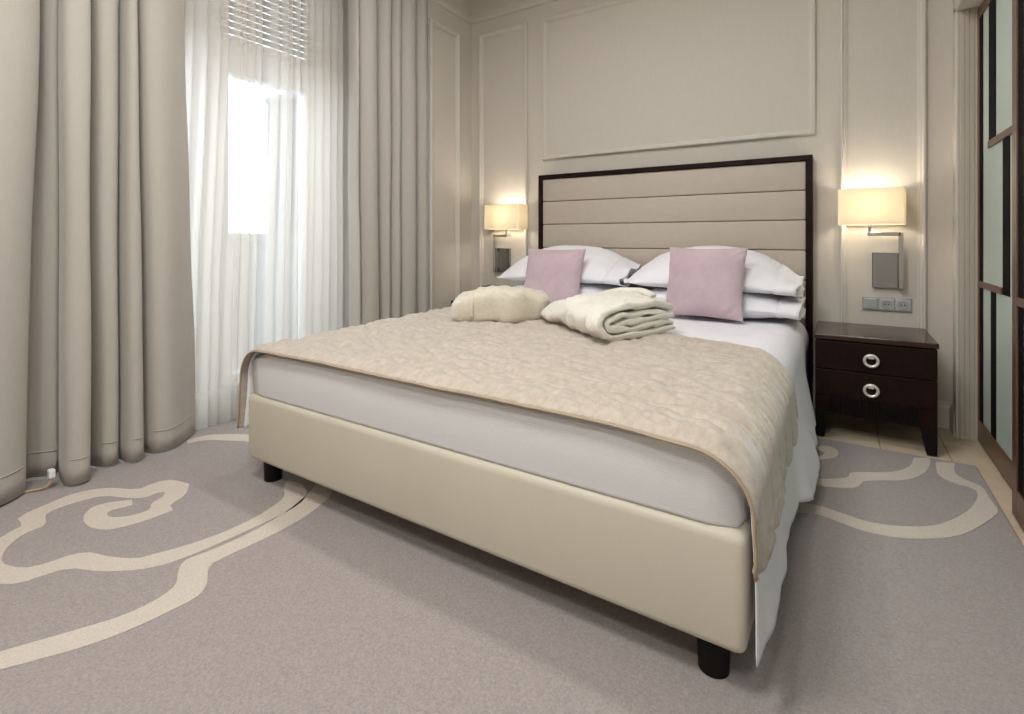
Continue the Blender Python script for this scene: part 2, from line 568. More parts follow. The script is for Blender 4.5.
bar('window_jamb', 0.72, 0.78, 0.0, 2.57)
bar('window_jamb', 2.15, 2.23, 0.0, 2.57)
bar('transom', 0.78, 2.15, 1.96, 2.12, 0.01)
bar('threshold', 0.72, 2.23, -0.006, 0.04)
# two leaves, meeting at the middle
for y0, y1 in ((0.78, 1.475), (1.475, 2.15)):
    sL, sR = (0.06, 0.115) if y0 < 1 else (0.115, 0.06)
    lf = box('window_leaf', wx0 - .005, wx1 + .012, y0, y0 + sL, 0.04, 1.96, 'pvc', win, bevel=0.004, seg=1)
    box('leaf_stile', wx0 - .005, wx1 + .012, y1 - sR, y1, 0.04, 1.96, 'pvc', lf, bevel=0.004, seg=1)
    box('leaf_rail', wx0 - .005, wx1 + .012, y0 + sL, y1 - sR, 0.04, 0.17, 'pvc', lf, bevel=0.004, seg=1)
    box('leaf_rail', wx0 - .005, wx1 + .012, y0 + sL, y1 - sR, 1.90, 1.96, 'pvc', lf, bevel=0.004, seg=1)
    box('pane', -2.992, -2.986, y0 + sL, y1 - sR, 0.17, 1.90, 'glass', lf)
bar('transom_mullion', 1.36, 1.59, 2.12, 2.57)
box('pane', -2.992, -2.986, 0.78, 1.36, 2.12, 2.57, 'glass', win)
box('pane', -2.992, -2.986, 1.59, 2.15, 2.12, 2.57, 'glass', win)
# roller shutter rolled down behind the transom
rs = root('roller_shutter', 'grey slatted roller shutter lowered outside the top of the window', 'shutter', (-3.12, 1.47, 2.05))
for k in range(14):
    z = 2.03 + k * 0.042
    prism('slat', [(-3.128, z), (-3.118, z + 0.004), (-3.112, z + 0.018), (-3.118, z + 0.034), (-3.128, z + 0.038)], 'y', 0.70, 2.25, 'shutter', rs)
# balcony, parapet and the building opposite
bal = box('balcony', -4.299, -3.1, -1.5, 5.0, -0.25, -0.02, 'concrete', label='pale concrete balcony floor outside the window', cat='balcony')
pw = box('parapet_wall', -4.42, -4.30, -1.5, 7.0, -0.25, 0.93, 'concrete', label='pale concrete parapet wall beyond the sheer curtain', cat='wall')
box('coping', -4.46, -4.26, -1.5, 7.0, 0.93, 1.0, 'concrete', pw, bevel=0.006)
bd = root('building', 'grey building with horizontal louvres seen through the sheer curtain', 'building', (-11, 9.5, -6))
box('facade', -12.0, -11, 7.45, 13, -6, 4.3, 'render', bd)
for k in range(17):
    box('louvre', -11.06, -11.0, 7.6, 11.0, 0.9 + k * 0.19, 1.03 + k * 0.19, 'louvre', bd)
box('roof_edge', -12.05, -10.95, 7.4, 13, 4.3, 4.45, 'louvre', bd)

# ------------------------------------------------------------------ curtains
def curtain(name, bot, top, m, label, zt=2.94, z0=0.012, cat='curtain', nzv=40, th=0.004, group=None, per=7, hem=None):
    b = catmull(bot, per)
    t = catmull(top, per)
    n = len(b)

    def fn(u, v):
        i = min(int(round(u * (n - 1))), n - 1)
        z = z0 + v * (zt - z0)
        k = sm(z / 2.2) if z < 2.2 else 1.0
        x = lerp(b[i][0], t[i][0], k)
        y = lerp(b[i][1], t[i][1], k)
        x += 0.006 * nz(y * 9, z * 1.3, 3)
        y += 0.006 * nz(y * 11, z * 1.5, 9)
        zz = z
        if v == 0:
            zz = z0 + 0.004 * nz(y * 15, 1)
        return (x, y, zz)
    o = grid(name, fn, n - 1, nzv, m, thick=th, label=label, cat=cat)
    if group:
        o['group'] = group
    if hem:
        hz, hm, dx = hem[:3]
        lo = hem[3] if len(hem) > 3 else z0

        def fh(u, v):
            p = fn(u, (lo - z0) / (zt - z0))
            q = fn(u, (hz - z0) / (zt - z0))
            i = min(int(round(u * (n - 1))), n - 1)
            return (lerp(p[0], q[0], v) + dx, lerp(p[1], q[1], v), lerp(p[2], q[2], v))
        grid('hem_seam' if len(hem) > 3 else 'hem', fh, n - 1, 2, hm, parent=o, thick=0.001)
    return o


# left curtain, traced fold by fold (floor profile / head profile)
cb = [(-2.60, -0.30), (-2.49, -0.26), (-2.48, -0.15), (-2.62, -0.10), (-2.60, 0.0), (-2.48, 0.02), (-2.47, 0.14), (-2.62, 0.19),
      (-2.62, 0.25), (-2.49, 0.27), (-2.465, 0.36), (-2.475, 0.47), (-2.50, 0.555), (-2.56, 0.615), (-2.64, 0.62), (-2.68, 0.655),
      (-2.655, 0.69), (-2.64, 0.725), (-2.66, 0.748), (-2.60, 0.728), (-2.51, 0.715), (-2.475, 0.745), (-2.492, 0.785), (-2.58, 0.800), (-2.66, 0.82),
      (-2.60, 0.835), (-2.55, 0.86), (-2.545, 0.895), (-2.585, 0.915), (-2.66, 0.92), (-2.60, 0.925), (-2.52, 0.93), (-2.497, 0.955), (-2.52, 0.985),
      (-2.60, 0.995), (-2.65, 1.00), (-2.58, 1.015), (-2.525, 1.035), (-2.508, 1.075), (-2.52, 1.115), (-2.555, 1.160), (-2.60, 1.205), (-2.63, 1.245)]
cb = [(x + (0.018 if 0.71 < y < 0.79 and x > -2.53 else 0.0), y + 0.012) for x, y in cb]
ct = []
for x, y in cb:
    yy = interp([(-0.3, -0.3), (0.36, 0.40), (0.615, 0.665), (0.69, 0.70), (0.748, 0.742), (0.785, 0.795), (0.82, 0.808), (0.86, 0.845), (0.915, 0.905),
                 (0.93, 0.932), (0.985, 0.968), (1.015, 0.985), (1.075, 1.03), (1.16, 1.125), (1.245, 1.20)], y)
    ct.append((lerp(x, -2.545, 0.22), yy))
curtain('curtain', cb, ct, 'curtain', 'taupe floor-length curtain in deep folds at the left, nearest the camera', group='heavy curtains', nzv=50, hem=(0.112, 'curtain', 0.0035, 0.106))
# right curtain
rb = [(-2.60, 2.160), (-2.55, 2.145), (-2.50, 2.142), (-2.49, 2.152), (-2.56, 2.165), (-2.60, 2.170), (-2.52, 2.185), (-2.47, 2.23), (-2.475, 2.285), (-2.53, 2.320),
      (-2.60, 2.330), (-2.53, 2.350), (-2.485, 2.375), (-2.50, 2.405), (-2.585, 2.420), (-2.52, 2.435), (-2.48, 2.462), (-2.50, 2.495), (-2.58, 2.510), (-2.51, 2.53),
      (-2.475, 2.575), (-2.48, 2.625), (-2.53, 2.665), (-2.59, 2.680), (-2.53, 2.70), (-2.49, 2.735), (-2.495, 2.775), (-2.53, 2.815)]
rt = [(lerp(x, -2.53, 0.1), interp([(2.14, 2.125), (2.17, 2.16), (2.33, 2.315), (2.42, 2.435), (2.51, 2.515), (2.68, 2.68), (2.82, 2.795)], y)) for x, y in rb]
curtain('curtain', rb, rt, 'curtain', 'taupe curtain gathered in narrow folds beside the bed and wall panel', group='heavy curtains', nzv=40, hem=(0.112, 'curtain', 0.0035, 0.106))
# sheer, wandering folds that overlap themselves
sb = []
y = 1.14
k = 0
random.seed(11)
while y < 2.30:
    d = random.uniform(0.035, 0.085)
    ov = random.uniform(-0.012, 0.016)
    sb += [(-2.690, y), (-2.662, y + d * 0.25), (-2.655, y + d * 0.75 + ov), (-2.690, y + d * 0.95 + ov), (-2.722, y + d * 0.80), (-2.725, y + d * 1.0 - ov * 0.5)]
    y += d
    k += 1
st = [(lerp(x, -2.69, 0.15), 1.222 + (y - 1.14) * 0.925) for x, y in sb]
curtain('sheer_curtain', sb, st, 'sheer', 'white sheer curtain across the bright window between the taupe curtains', th=0.0, per=4, nzv=16, cat='curtain', hem=(0.19, 'sheer_hem', 0.003))

# ------------------------------------------------------------------ headboard
HY = 3.28
hb = root('headboard', 'tall beige upholstered headboard with a thin dark wood frame', 'headboard', (-1.0, 3.32, 0.2))
box('frame_top', -1.869, -0.132, HY - 0.012, WY - 0.001, 1.386, 1.416, 'wood', hb, bevel=0.003)
box('frame_side', -1.869, -1.839, HY - 0.012, WY - 0.001, 0.02, 1.386, 'wood', hb, bevel=0.003)
box('frame_side', -0.164, -0.132, HY - 0.012, WY - 0.001, 0.02, 1.386, 'wood', hb, bevel=0.003)
zz = [1.386, 1.222, 1.056, 0.887, 0.719, 0.553, 0.387, 0.22]
for a, b in zip(zz, zz[1:]):
    box('panel', -1.839, -0.164, HY, HY + 0.05, b + 0.0015, a - 0.0015, 'hb_fabric', hb, bevel=0.008, seg=3, smooth=True)
box('backing', -1.839, -0.164, HY + 0.045, WY - 0.001, 0.05, 1.386, 'dark', hb)

# ------------------------------------------------------------------ bed base, legs
BX0, BX1, BY0, BY1 = -1.962, -0.162, 1.13, 3.262
bed = root('bed', 'cream leatherette box-spring base of the double bed', 'bed', (-1.06, 2.2, 0.004))
box('base_body', BX0, BX1, BY0, BY1, 0.092, 0.343, 'leather', bed, bevel=0.022, seg=4, smooth=True)
for lx in (BX0 + 0.075, BX1 - 0.075):
    for ly in (BY0 + 0.065, BY1 - 0.10):
        cyl('leg', (lx, ly), 0.033, 0.036, 0.0045, 0.098, 'dark', bed)

# ------------------------------------------------------------------ mattress
ZT = 0.519


def sag(x, y):
    return 0.006 * sm((x + 0.95) / 0.78) ** 1.5 * sm((1.75 - y) / 0.62)


def mattress():
    bm = bmesh.new()
    add_box(bm, BX0 + 0.006, BX1 - 0.004, BY0 + 0.012, BY1, 0.344, ZT, 0.0)
    bmesh.ops.subdivide_edges(bm, edges=bm.edges[:], cuts=23, use_grid_fill=True)
    x0, x1, y0 = BX0 + 0.006, BX1 - 0.004, BY0 + 0.012
    r = 0.11
    for v in bm.verts:
        x, y, z = v.co
        # round vertical corners and the top edge
        rv = 0.030 if x < -1 else 0.055
        cx = min(max(x, x0 + rv), x1 - rv)
        cy = max(y, y0 + rv)
        cz = min(z, ZT - 0.035)
        d = Vector((x - cx, y - cy, 0))
        if d.x and d.y and d.length > 1e-6:
            t = d.normalized()
            k = max(abs(d.x), abs(d.y))
            v.co.x, v.co.y = cx + t.x * k, cy + t.y * k
        if z > ZT - 0.035:
            h = (z - (ZT - 0.035)) / 0.035
            e = max(0.0, abs(v.co.x - (x0 + x1) / 2) - ((x1 - x0) / 2 - r)) / r
            g = max(0.0, 0.030 - (v.co.y - y0)) / 0.030
            v.co.z = z - (0.048 * e * e + 0.012 * g * g) * h
            v.co.x -= math.copysign(0.030, v.co.x + 1.06) * e * e * h
        if y > 1.24:
            e = max(0.0, abs(v.co.x - (x0 + x1) / 2) - ((x1 - x0) / 2 - 0.2)) / 0.2
            v.co.z -= 0.035 * e * sm((z - 0.38) / 0.1) * sm((y - 1.2) / 0.15)
            v.co.x -= math.copysign(0.030, v.co.x + 1.06) * e * sm((y - 1.2) / 0.15)
        f = (v.co.z - 0.344) / (ZT - 0.344)
        v.co.z -= sag(v.co.x, v.co.y) * 0.95 * f
        # soft outward belly of the side walls
        bel = 0.006 * math.sin(PI * min(1, max(0, f)))
        v.co.y -= bel if y < y0 + 0.01 else 0
    return finish(bm, 'mattress', 'ticking', None, True, label='thick mattress in a white fine-striped fitted sheet on the cream base', cat='mattress')


mattress()


# ------------------------------------------------------------------ cloth laid over the bed
def over_bed(o, zl, zr, r=0.11, n=160):
    """cross-section (x, z, ang) of a cloth o above the mattress hanging to zl / zr"""
    xl, xr, zt = BX0 - 0.004 - o, BX1 + 0.006 + o, ZT + o
    rr = r + o
    segs = [('l', zt - rr - zl), ('a', rr * PI / 2), ('t', xr - xl - 2 * rr), ('b', rr * PI / 2), ('r', zt - rr - zr)]
    tot = sum(s[1] for s in segs)

    def at(u):
        s = u * tot
        for k, L in segs:
            if s <= L or k == 'r':
                break
            s -= L
        if k == 'l':
            return xl, zl + s, 'l', 1 - s / L
        if k == 'a':
            t = s / rr
            return xl + rr - rr * math.cos(t), zt - rr + rr * math.sin(t), 'a', 0
        if k == 't':
            return xl + rr + s, zt, 't', s / L
        if k == 'b':
            t = s / rr
            return xr - rr + rr * math.sin(t), zt - rr + rr * math.cos(t), 'b', 0
        return xr, zt - rr - s, 'r', s / L
    return at, tot


def crown(x, y):
    return 0.014 * sm((-0.55 - x) / 1.2) * sm((y - 1.2) / 0.9)


def drape(name, o, zl, zr, yf, yb, nu, nv, m, label, cat, thick, wrinkle, flare=lambda y: 0.0, hemz=None, parent=None):
    at, tot = over_bed(o, 0.0 + zl, zr)

    def fn(u, v):
        x, z, k, h = at(u)
        y = lerp(yf(u, x, z), yb(u, x, z), v)
        dx, dz = wrinkle(u, v, x, y, k, h)
        if k == 'r':
            x += flare(y) * h + dx * (0.3 + h)
            if hemz:
                z += hemz(y) * h
            z -= sag(BX1, y) * (1 - h)
        elif k == 'l':
            x -= 0.010 * h + abs(dx) * h
            z += crown(x, y) * (1 - h)
        else:
            z += dz
            z += crown(x, y)
            z -= sag(x, y) + 0.020 * max(0.0, 1 - (y - 1.10) / 0.045) ** 2
            if k == 'b':
                x += dx * 0.3
        return (x, y, z)
    return grid(name, fn, nu, nv, m, thick=thick, offset=1.0, label=label, cat=cat), fn


# flat white sheet: on top up to the pillows, down to just above the carpet on the right
def w_sheet(u, v, x, y, k, h):
    d = 0.012 * nz(y * 5.0, 2.0 + h * 0.6) + 0.006 * nz(y * 13, h * 1.5)
    if k in 'rl':
        return d, 0
    return 0.3 * d, 0.0025 * nz(x * 6, y * 6) + 0.0015 * nz(x * 17, y * 9)


drape('flat_sheet', 0.006, 0.20, 0.115, lambda u, x, z: 1.142 - 0.03 * sm((x + 0.4) / 0.25) - 0.012 * sm((0.4 - z) / 0.3), lambda u, x, z: 3.20,
      170, 90, 'sheet', 'white flat sheet hanging down the right side of the bed almost to the carpet', 'sheet', 0.002, w_sheet, flare=lambda y: (0.018 + 0.014 * sm((y - 1.05) / 0.5) + 0.040 * sm((y - 1.92) / 0.07) - 0.02 * sm((y - 2.1) / 0.6)) * (1 - sm((y - 2.72) / 0.1)),
      hemz=lambda y: 0.02 * nz(y * 3, 5) - 0.035 * sm((y - 1.85) / 0.1) + 0.03 * sm((y - 2.0) / 0.25))

# quilted champagne bed throw
HEM = [(-2.1, 2.32), (-1.586, 2.295), (-1.197, 2.275), (-0.641, 2.215), (-0.489, 2.195), (-0.292, 2.138), (-0.181, 2.06), (-0.1, 2.05)]


def crinkle(x, y):
    a = nz(x * 9 + 0.8 * nz(x * 3, y * 3), y * 26 + x * 8, 1.7)
    b = nz(x * 26, y * 44 + x * 16, 4.2)
    c = nz(x * 4, y * 5, 8.0)
    return 0.0085 * (1 - abs(a) * 2.4) + 0.0045 * b + 0.004 * c - 0.003


def w_throw(u, v, x, y, k, h):
    yb = interp(HEM, x)
    q = (y - 1.12) / 0.182 + 0.08 * nz(x * 2, y * 2)
    f = abs(q - round(q))
    quilt = 0.014 * (1 - math.exp(-(f / 0.10) ** 2)) - 0.006
    if k in 'rl':
        return 0.012 * nz(y * 5.0, 2.0 + h * 0.6) + 0.6 * quilt + 0.3 * crinkle(y * 0.8, h * 0.5), 0
    ed = 0.12 + 0.88 * sm(min(v, 1 - v) / 0.05)
    return 0.4 * crinkle(x, y), (quilt + crinkle(x, y)) * ed


yf_t = lambda u, x, z: 1.118 - 0.012 * sm((x + 0.5) / 0.3) + 0.004 * nz(x * 4, 0.5)
yb_t = lambda u, x, z: interp(HEM, x) + 0.008 * nz(x * 5, 7)
thr, fthr = drape('bed_throw', 0.013, 0.205, 0.288, yf_t, yb_t, 300, 190, 'throw',
                  'champagne quilted throw spread across the foot of the bed', 'throw', 0.007, w_throw, flare=lambda y: 0.008,
                  hemz=lambda y: 0.008 * nz(y * 4, 3) - 0.012 * sm((1.35 - y) / 0.25))
# piping along the front and back hem
for vv, dy in ((0.0, -0.004), (1.0, 0.002)):
    pts = []
    for i in range(121):
        p = fthr(i / 120, vv)
        pts.append((p[0], p[1] + dy, p[2] + 0.002))
    tube('piping', pts, 0.0035, 'piping', thr, seg=6)


# ------------------------------------------------------------------ pillows
def pillow(name, c, sx, sy, h, rx, rz, m, label, cat, seed, flange=0.0, group=None, p=2.6, q=0.55, pinch=0.06, ry=0.0, wr=0.006, n=44, droop=0.0, rnd=0.0):
    R = Matrix.Rotation(rz, 4, 'Z') @ Matrix.Rotation(ry, 4, 'Y') @ Matrix.Rotation(rx, 4, 'X')
    bm = bmesh.new()
    V = {}

    def pt(a, b, s):
        ax, by = a * (1 - pinch * (1 - b * b) - rnd * b ** 4), b * (1 - pinch * (1 - a * a) * 0.8 - 1.6 * rnd * a ** 4)
        ia = min(1.0, abs(a) / (1 - flange)) if flange else abs(a)
        t = max(0.0, 1 - ia ** p) ** q * max(0.0, 1 - abs(b) ** p) ** q
        z = s * (h / 2 * t)
        x, yv = ax * sx / 2, by * sy / 2
        z += wr * nz(x * 9 + seed, yv * 9, s) * (0.3 + t) + wr * 0.6 * nz(x * 21 + seed, yv * 17, s * 2)
        if flange and ia >= 1.0:
            z += 0.012 * math.sin(b * 7 + seed) * (abs(a) - (1 - flange)) / flange + s * 0.003
        # gathers running in from the corners
        cr = (abs(a) * abs(b)) ** 2
        z += 0.010 * cr * math.sin((a - b) * 22 + seed) * t
        w_ = R @ Vector((x, yv, z)) + Vector(c)
        w_.z -= droop * abs(a) ** 2.6 * (1 + 0.15 * math.sin(seed + a) + 0.7 * b)
        return w_
    for s in (1, -1):
        for j in range(n + 1):
            for i in range(n + 1):
                a, b = -1 + 2 * i / n, -1 + 2 * j / n
                # denser towards the rim
                a, b = math.sin(a * PI / 2), math.sin(b * PI / 2)
                V[s, i, j] = bm.verts.new(pt(a, b, s))
        for j in range(n):
            for i in range(n):
                f = [V[s, i, j], V[s, i + 1, j], V[s, i + 1, j + 1], V[s, i, j + 1]]
                bm.faces.new(f if s > 0 else f[::-1])
    for i in range(n):
        bm.faces.new((V[1, i, 0], V[-1, i, 0], V[-1, i + 1, 0], V[1, i + 1, 0]))
        bm.faces.new((V[1, i + 1, n], V[-1, i + 1, n], V[-1, i, n], V[1, i, n]))
        bm.faces.new((V[1, 0, i + 1], V[-1, 0, i + 1], V[-1, 0, i], V[1, 0, i]))
        bm.faces.new((V[1, n, i], V[-1, n, i], V[-1, n, i + 1], V[1, n, i + 1]))
    o = finish(bm, name, m, None, True, label=label, cat=cat, group=group)
    if flange:
        nb = 22
        loop = [(-1 + 2 * i / nb, 1) for i in range(nb + 1)] + [(1 - 2 * i / nb, -1) for i in range(nb + 1)]
        vs, fs = [], []
        rings = ((0.80, 1.0, 0.003), (0.88, 0.95, 0.006), (0.95, 0.75, 0.010), (1.0, 0.62, 0.013), (1.035, 0.60, 0.014))
        for a, k, off in rings:
            for b0, sg in loop:
                b = b0 * 0.985
                t = max(0.0, 1 - min(0.86, a) ** p) ** q * max(0.0, 1 - abs(b) ** p) ** q
                x = a * (1 - pinch * (1 - b * b) - rnd * b ** 4) * sx / 2
                yv = b * (1 - 1.4 * rnd * min(1, a) ** 4) * sy / 2
                z = sg * (h / 2 * t * k + off) + 0.012 * math.sin(b * 6 + seed) * max(0.0, a - 0.86) / 0.17
                w_ = R @ Vector((x, yv, z)) + Vector(c)
                w_.z -= droop * min(1.0, a) ** 2.6 * (1 + 0.15 * math.sin(seed + a) + 0.7 * b)
                vs.append(w_)
        nl = len(loop)
        for j in range(len(rings) - 1):
            for i in range(nl):
                k2 = (i + 1) % nl
                fs.append((j * nl + i, j * nl + k2, (j + 1) * nl + k2, (j + 1) * nl + i))
        hm = pyd('pillowcase_hem', vs, fs, m, o, True)
        md = hm.modifiers.new('thickness', 'SOLIDIFY')
        md.thickness = 0.003
    return o


G = 'white bed pillows'
pillow('pillow', (-1.51, 3.03, 0.612), 0.89, 0.46, 0.165, 0.10, 0.0, 'pillow', 'white pillow under another, at the window side of the headboard', 'pillow', 1, 0.05, G, p=2.2, droop=0.02, rnd=0.05, pinch=0.02)
pillow('pillow', (-0.61, 3.03, 0.612), 0.89, 0.46, 0.165, 0.10, 0.0, 'pillow', 'white pillow under another, at the nightstand side of the headboard', 'pillow', 5, 0.05, G, p=2.2, droop=0.02, rnd=0.05, pinch=0.02)
pillow('pillow', (-1.53, 3.04, 0.790), 0.92, 0.46, 0.19, 0.38, 0.0, 'pillow', 'plump white pillow on top, behind the bluish lilac cushion by the window side', 'pillow', 9, 0.05, G, droop=0.065, p=2.1, q=0.6, rnd=0.07, pinch=0.02)
pillow('pillow', (-0.63, 3.04, 0.790), 0.92, 0.46, 0.19, 0.38, 0.0, 'pillow', 'plump white pillow on top, behind the pink cushion on the nightstand side', 'pillow', 13, 0.05, G, droop=0.075, p=2.1, q=0.6, rnd=0.07, pinch=0.02)
G = 'lilac cushions'
pillow('cushion', (-1.495, 2.79, 0.715), 0.40, 0.37, 0.12, math.radians(72), 0.02, 'lilac', 'square lilac velvet cushion behind the rolled robe', 'cushion', 21, 0.0, G, p=3.0, q=0.5, pinch=0.07, wr=0.004)
pillow('cushion', (-0.60, 2.79, 0.725), 0.40, 0.38, 0.12, math.radians(72), -0.04, 'lilac', 'square pink-lilac velvet cushion standing nearest the nightstand', 'cushion', 27, 0.0, G, p=3.0, q=0.5, pinch=0.07, wr=0.004)


# ------------------------------------------------------------------ bathrobes
def strip_solid(name, prof, th, length_fn, na, m, parent, seed, amp=0.011):
    """profile (b, z) centre line with thickness, swept along a in 0..1 by length_fn(a, b, z) -> point"""
    pr = catmull(prof, 5)
    n = len(pr)
    loop = []
    left_, right_ = [], []
    for i, (b, z) in enumerate(pr):
        t = Vector((pr[min(i + 1, n - 1)][0] - pr[max(i - 1, 0)][0], pr[min(i + 1, n - 1)][1] - pr[max(i - 1, 0)][1])).normalized()
        nn = Vector((-t.y, t.x))
        left_.append((b + nn.x * th / 2, z + nn.y * th / 2))
        right_.append((b - nn.x * th / 2, z - nn.y * th / 2))

    def cap(i, d):
        b, z = pr[i]
        t = Vector((pr[min(i + 1, n - 1)][0] - pr[max(i - 1, 0)][0], pr[min(i + 1, n - 1)][1] - pr[max(i - 1, 0)][1])).normalized()
        nn = Vector((-t.y, t.x))
        out = []
        for k in (1, 2, 3):
            a = PI * k / 4
            out.append((b + (nn.x * math.cos(a) + d * t.x * math.sin(a)) * th / 2, z + (nn.y * math.cos(a) + d * t.y * math.sin(a)) * th / 2))
        return out
    loop = left_ + cap(n - 1, 1) + right_[::-1] + cap(0, -1)[::-1]
    nl = len(loop)
    verts, faces = [], []
    NA = na + 5
    for j in range(NA):
        # rounded ends: shrink the section at the very ends
        if j < 2:
            a, sh = (0.0, 0.55) if j == 0 else (0.006, 0.85)
        elif j > NA - 3:
            a, sh = (1.0, 0.55) if j == NA - 1 else (0.994, 0.85)
        else:
            a, sh = 0.02 + 0.96 * (j - 2) / (NA - 5), 1.0
        for i, (b, z) in enumerate(loop):
            # shrink towards the centre line
            if i < n:
                cb_, cz_ = pr[i]
            elif i < n + 3:
                cb_, cz_ = pr[n - 1]
            elif i < 2 * n + 3:
                cb_, cz_ = pr[n - 1 - (i - n - 3)]
            else:
                cb_, cz_ = pr[0]
            bb, zz_ = lerp(cb_, b, sh), lerp(cz_, z, sh)
            p = Vector(length_fn(a, bb, zz_))
            d = amp * nz(p.x * 9 + seed, p.y * 9, p.z * 14) + amp * 0.7 * nz(p.x * 20 + p.y * 12 + seed, p.y * 20, p.z * 34)
            rg = 1 - abs(nz((p.x * 0.82 - p.y * 0.57) * 17 + seed, (p.x * 0.57 + p.y * 0.82) * 5, p.z * 6)) * 3.2
            d += 0.011 * max(0.0, rg) * sm((a - 0.02) / 0.2) + 0.003 * math.sin((p.x * 0.82 - p.y * 0.57) * 70 + 5 * nz(p.x * 6, p.y * 6, seed))
            verts.append((p.x + d * 0.6, p.y + d * 0.6, max(p.z + d, ZT + 0.021)))
    for j in range(NA - 1):
        for i in range(nl):
            k = (i + 1) % nl
            faces.append((j * nl + i, j * nl + k, (j + 1) * nl + k, (j + 1) * nl + i))
    faces.append(tuple(range(nl)))
    faces.append(tuple(range((NA - 1) * nl, NA * nl)))
    return pyd(name, verts, faces, m, parent, True)


ZB = ZT + 0.028
# right robe: folded flat, layered edge towards the right
r2 = root('bathrobe', 'folded ivory bathrobe with layered edges, lying nearer the camera', 'bathrobe', (-0.95, 2.25, ZB), 'folded bathrobes')
cA, cB, cC, cD = Vector((-0.775, 1.800)), Vector((-1.215, 2.150)), Vector((-0.600, 2.280)), Vector((-1.050, 2.600))


def quad2(a, b, z):
    # the side on the left end is pressed lower, the middle is plump
    p = cA.lerp(cB, a).lerp(cC.lerp(cD, a), b)
    hs = 1.0 - 0.30 * sm((a - 0.55) / 0.45) + 0.05 * math.sin(a * 5)
    slump = 0.05 * (1 - min(1, max(0, a * 8))) * (z / 0.13)
    p = p + (cB - cA) * slump * 0.5
    return (p.x, p.y, ZB + z * hs)


BW = 0.43


def prof2(l):
    return l


def q2(a, b, z):
    return quad2(a, b / BW, z)


strip_solid('outer_fold', [(0.40, 0.016), (0.25, 0.014), (0.10, 0.014), (0.035, 0.030), (0.012, 0.066), (0.040, 0.108), (0.10, 0.124), (0.20, 0.130), (0.30, 0.124), (0.40, 0.106)], 0.030, q2, 40, 'robe2', r2, 3)
strip_solid('inner_fold', [(0.405, 0.045), (0.28, 0.042), (0.16, 0.042), (0.075, 0.048), (0.055, 0.068), (0.080, 0.088), (0.17, 0.096), (0.29, 0.094), (0.395, 0.078)], 0.024, q2, 40, 'robe2', r2, 8)
strip_solid('inner_fold', [(0.40, 0.064), (0.28, 0.067), (0.18, 0.068), (0.11, 0.068)], 0.022, q2, 40, 'robe2', r2, 15)


def on_top2(a, b, z):
    return q2(a, b, z)


pts = [on_top2(0.98 - 0.86 * t, 0.26 + 0.10 * math.sin(t * 2.4), 0.150 + 0.004 * math.sin(t * 9)) for t in [i / 24 for i in range(25)]]
tube('collar', pts, [0.010 + 0.012 * math.sin(PI * i / 24) for i in range(25)], 'robe2', r2, seg=10)
pts = [on_top2(0.55 - 0.30 * t, 0.34 + 0.07 * t, 0.135 + 0.02 * math.sin(PI * t)) for t in [i / 12 for i in range(13)]]
tube('belt', pts, 0.013, 'robe2', r2, seg=8)

# left robe: rolled bundle
r1 = root('bathrobe', 'rolled cream bathrobe lying on the bed towards the window', 'bathrobe', (-1.45, 2.15, ZB), 'folded bathrobes')
F1, F2 = Vector((-1.525, 1.885)), Vector((-1.170, 2.105))
E1 = (F2 - F1).normalized()
E2 = Vector((-E1.y, E1.x))
LEN = (F2 - F1).length


def roll(name, a0, a1, grow, m, seed, taper0, taper1, parent):
    na, ns = 44, 40
    verts, faces = [], []
    for j in range(na + 1):
        t = j / na
        a = lerp(a0, a1, t)
        e0, e1 = min(1, (t) / taper0), min(1, (1 - t) / taper1)
        k = math.sqrt(max(0.0, 1 - (1 - e0) ** 2)) * math.sqrt(max(0.0, 1 - (1 - e1) ** 2))
        k = 0.12 + 0.88 * k
        H = (0.140 + 0.012 * math.sin(a * 3.0 + 0.4)) * interp([(-0.1, 0.72), (0.12, 0.90), (0.42, 1.04), (0.75, 1.0), (0.97, 0.90)], a) + grow
        D = 0.235 + grow * 2
        for i in range(ns):
            th = 2 * PI * i / ns
            cs, sn = math.cos(th), math.sin(th)
            pw = 0.46
            yv = math.copysign(abs(cs) ** pw, cs) * D / 2 * k
            kz = 0.50 + 0.50 * k
            zv = math.copysign(abs(sn) ** pw, sn) * H / 2 * kz
            p = F1 + E1 * (a * LEN) + E2 * (D / 2 - grow + yv + 0.10 * sm((a - 0.6) / 0.4))
            z = ZB + 0.006 + H / 2 * kz - grow * 0.5 + zv
            d = 0.012 * nz(p.x * 10 + seed, p.y * 10, z * 14) + 0.007 * nz(p.x * 26 + p.y * 14, seed, z * 22)
            # long gathers following the wrap
            d += 0.003 * math.sin(a * 26 + 3 * nz(th, a * 3, seed))
            rg = 1 - abs(nz(a * 4.5 + cs * 1.6 + seed, sn * 1.2 + a * 1.5, seed)) * 3.0
            d += 0.006 * max(0.0, rg)
            verts.append((p.x + d * 0.5 * cs * E2.x, p.y + d * 0.5 * cs * E2.y, max(z + d * sn, ZT + 0.021)))
    for j in range(na):
        for i in range(ns):
            k = (i + 1) % ns
            faces.append((j * ns + i, j * ns + k, (j + 1) * ns + k, (j + 1) * ns + i))
    faces.append(tuple(range(ns)))
    faces.append(tuple(range(na * ns, (na + 1) * ns)))
    return pyd(name, verts, faces, m, parent, True)


roll('roll_body', -0.08, 0.60, 0.0, 'robe', 2, 0.14, 0.10, r1)
roll('overlap', 0.17, 1.10, 0.006, 'robe', 12, 0.035, 0.17, r1)
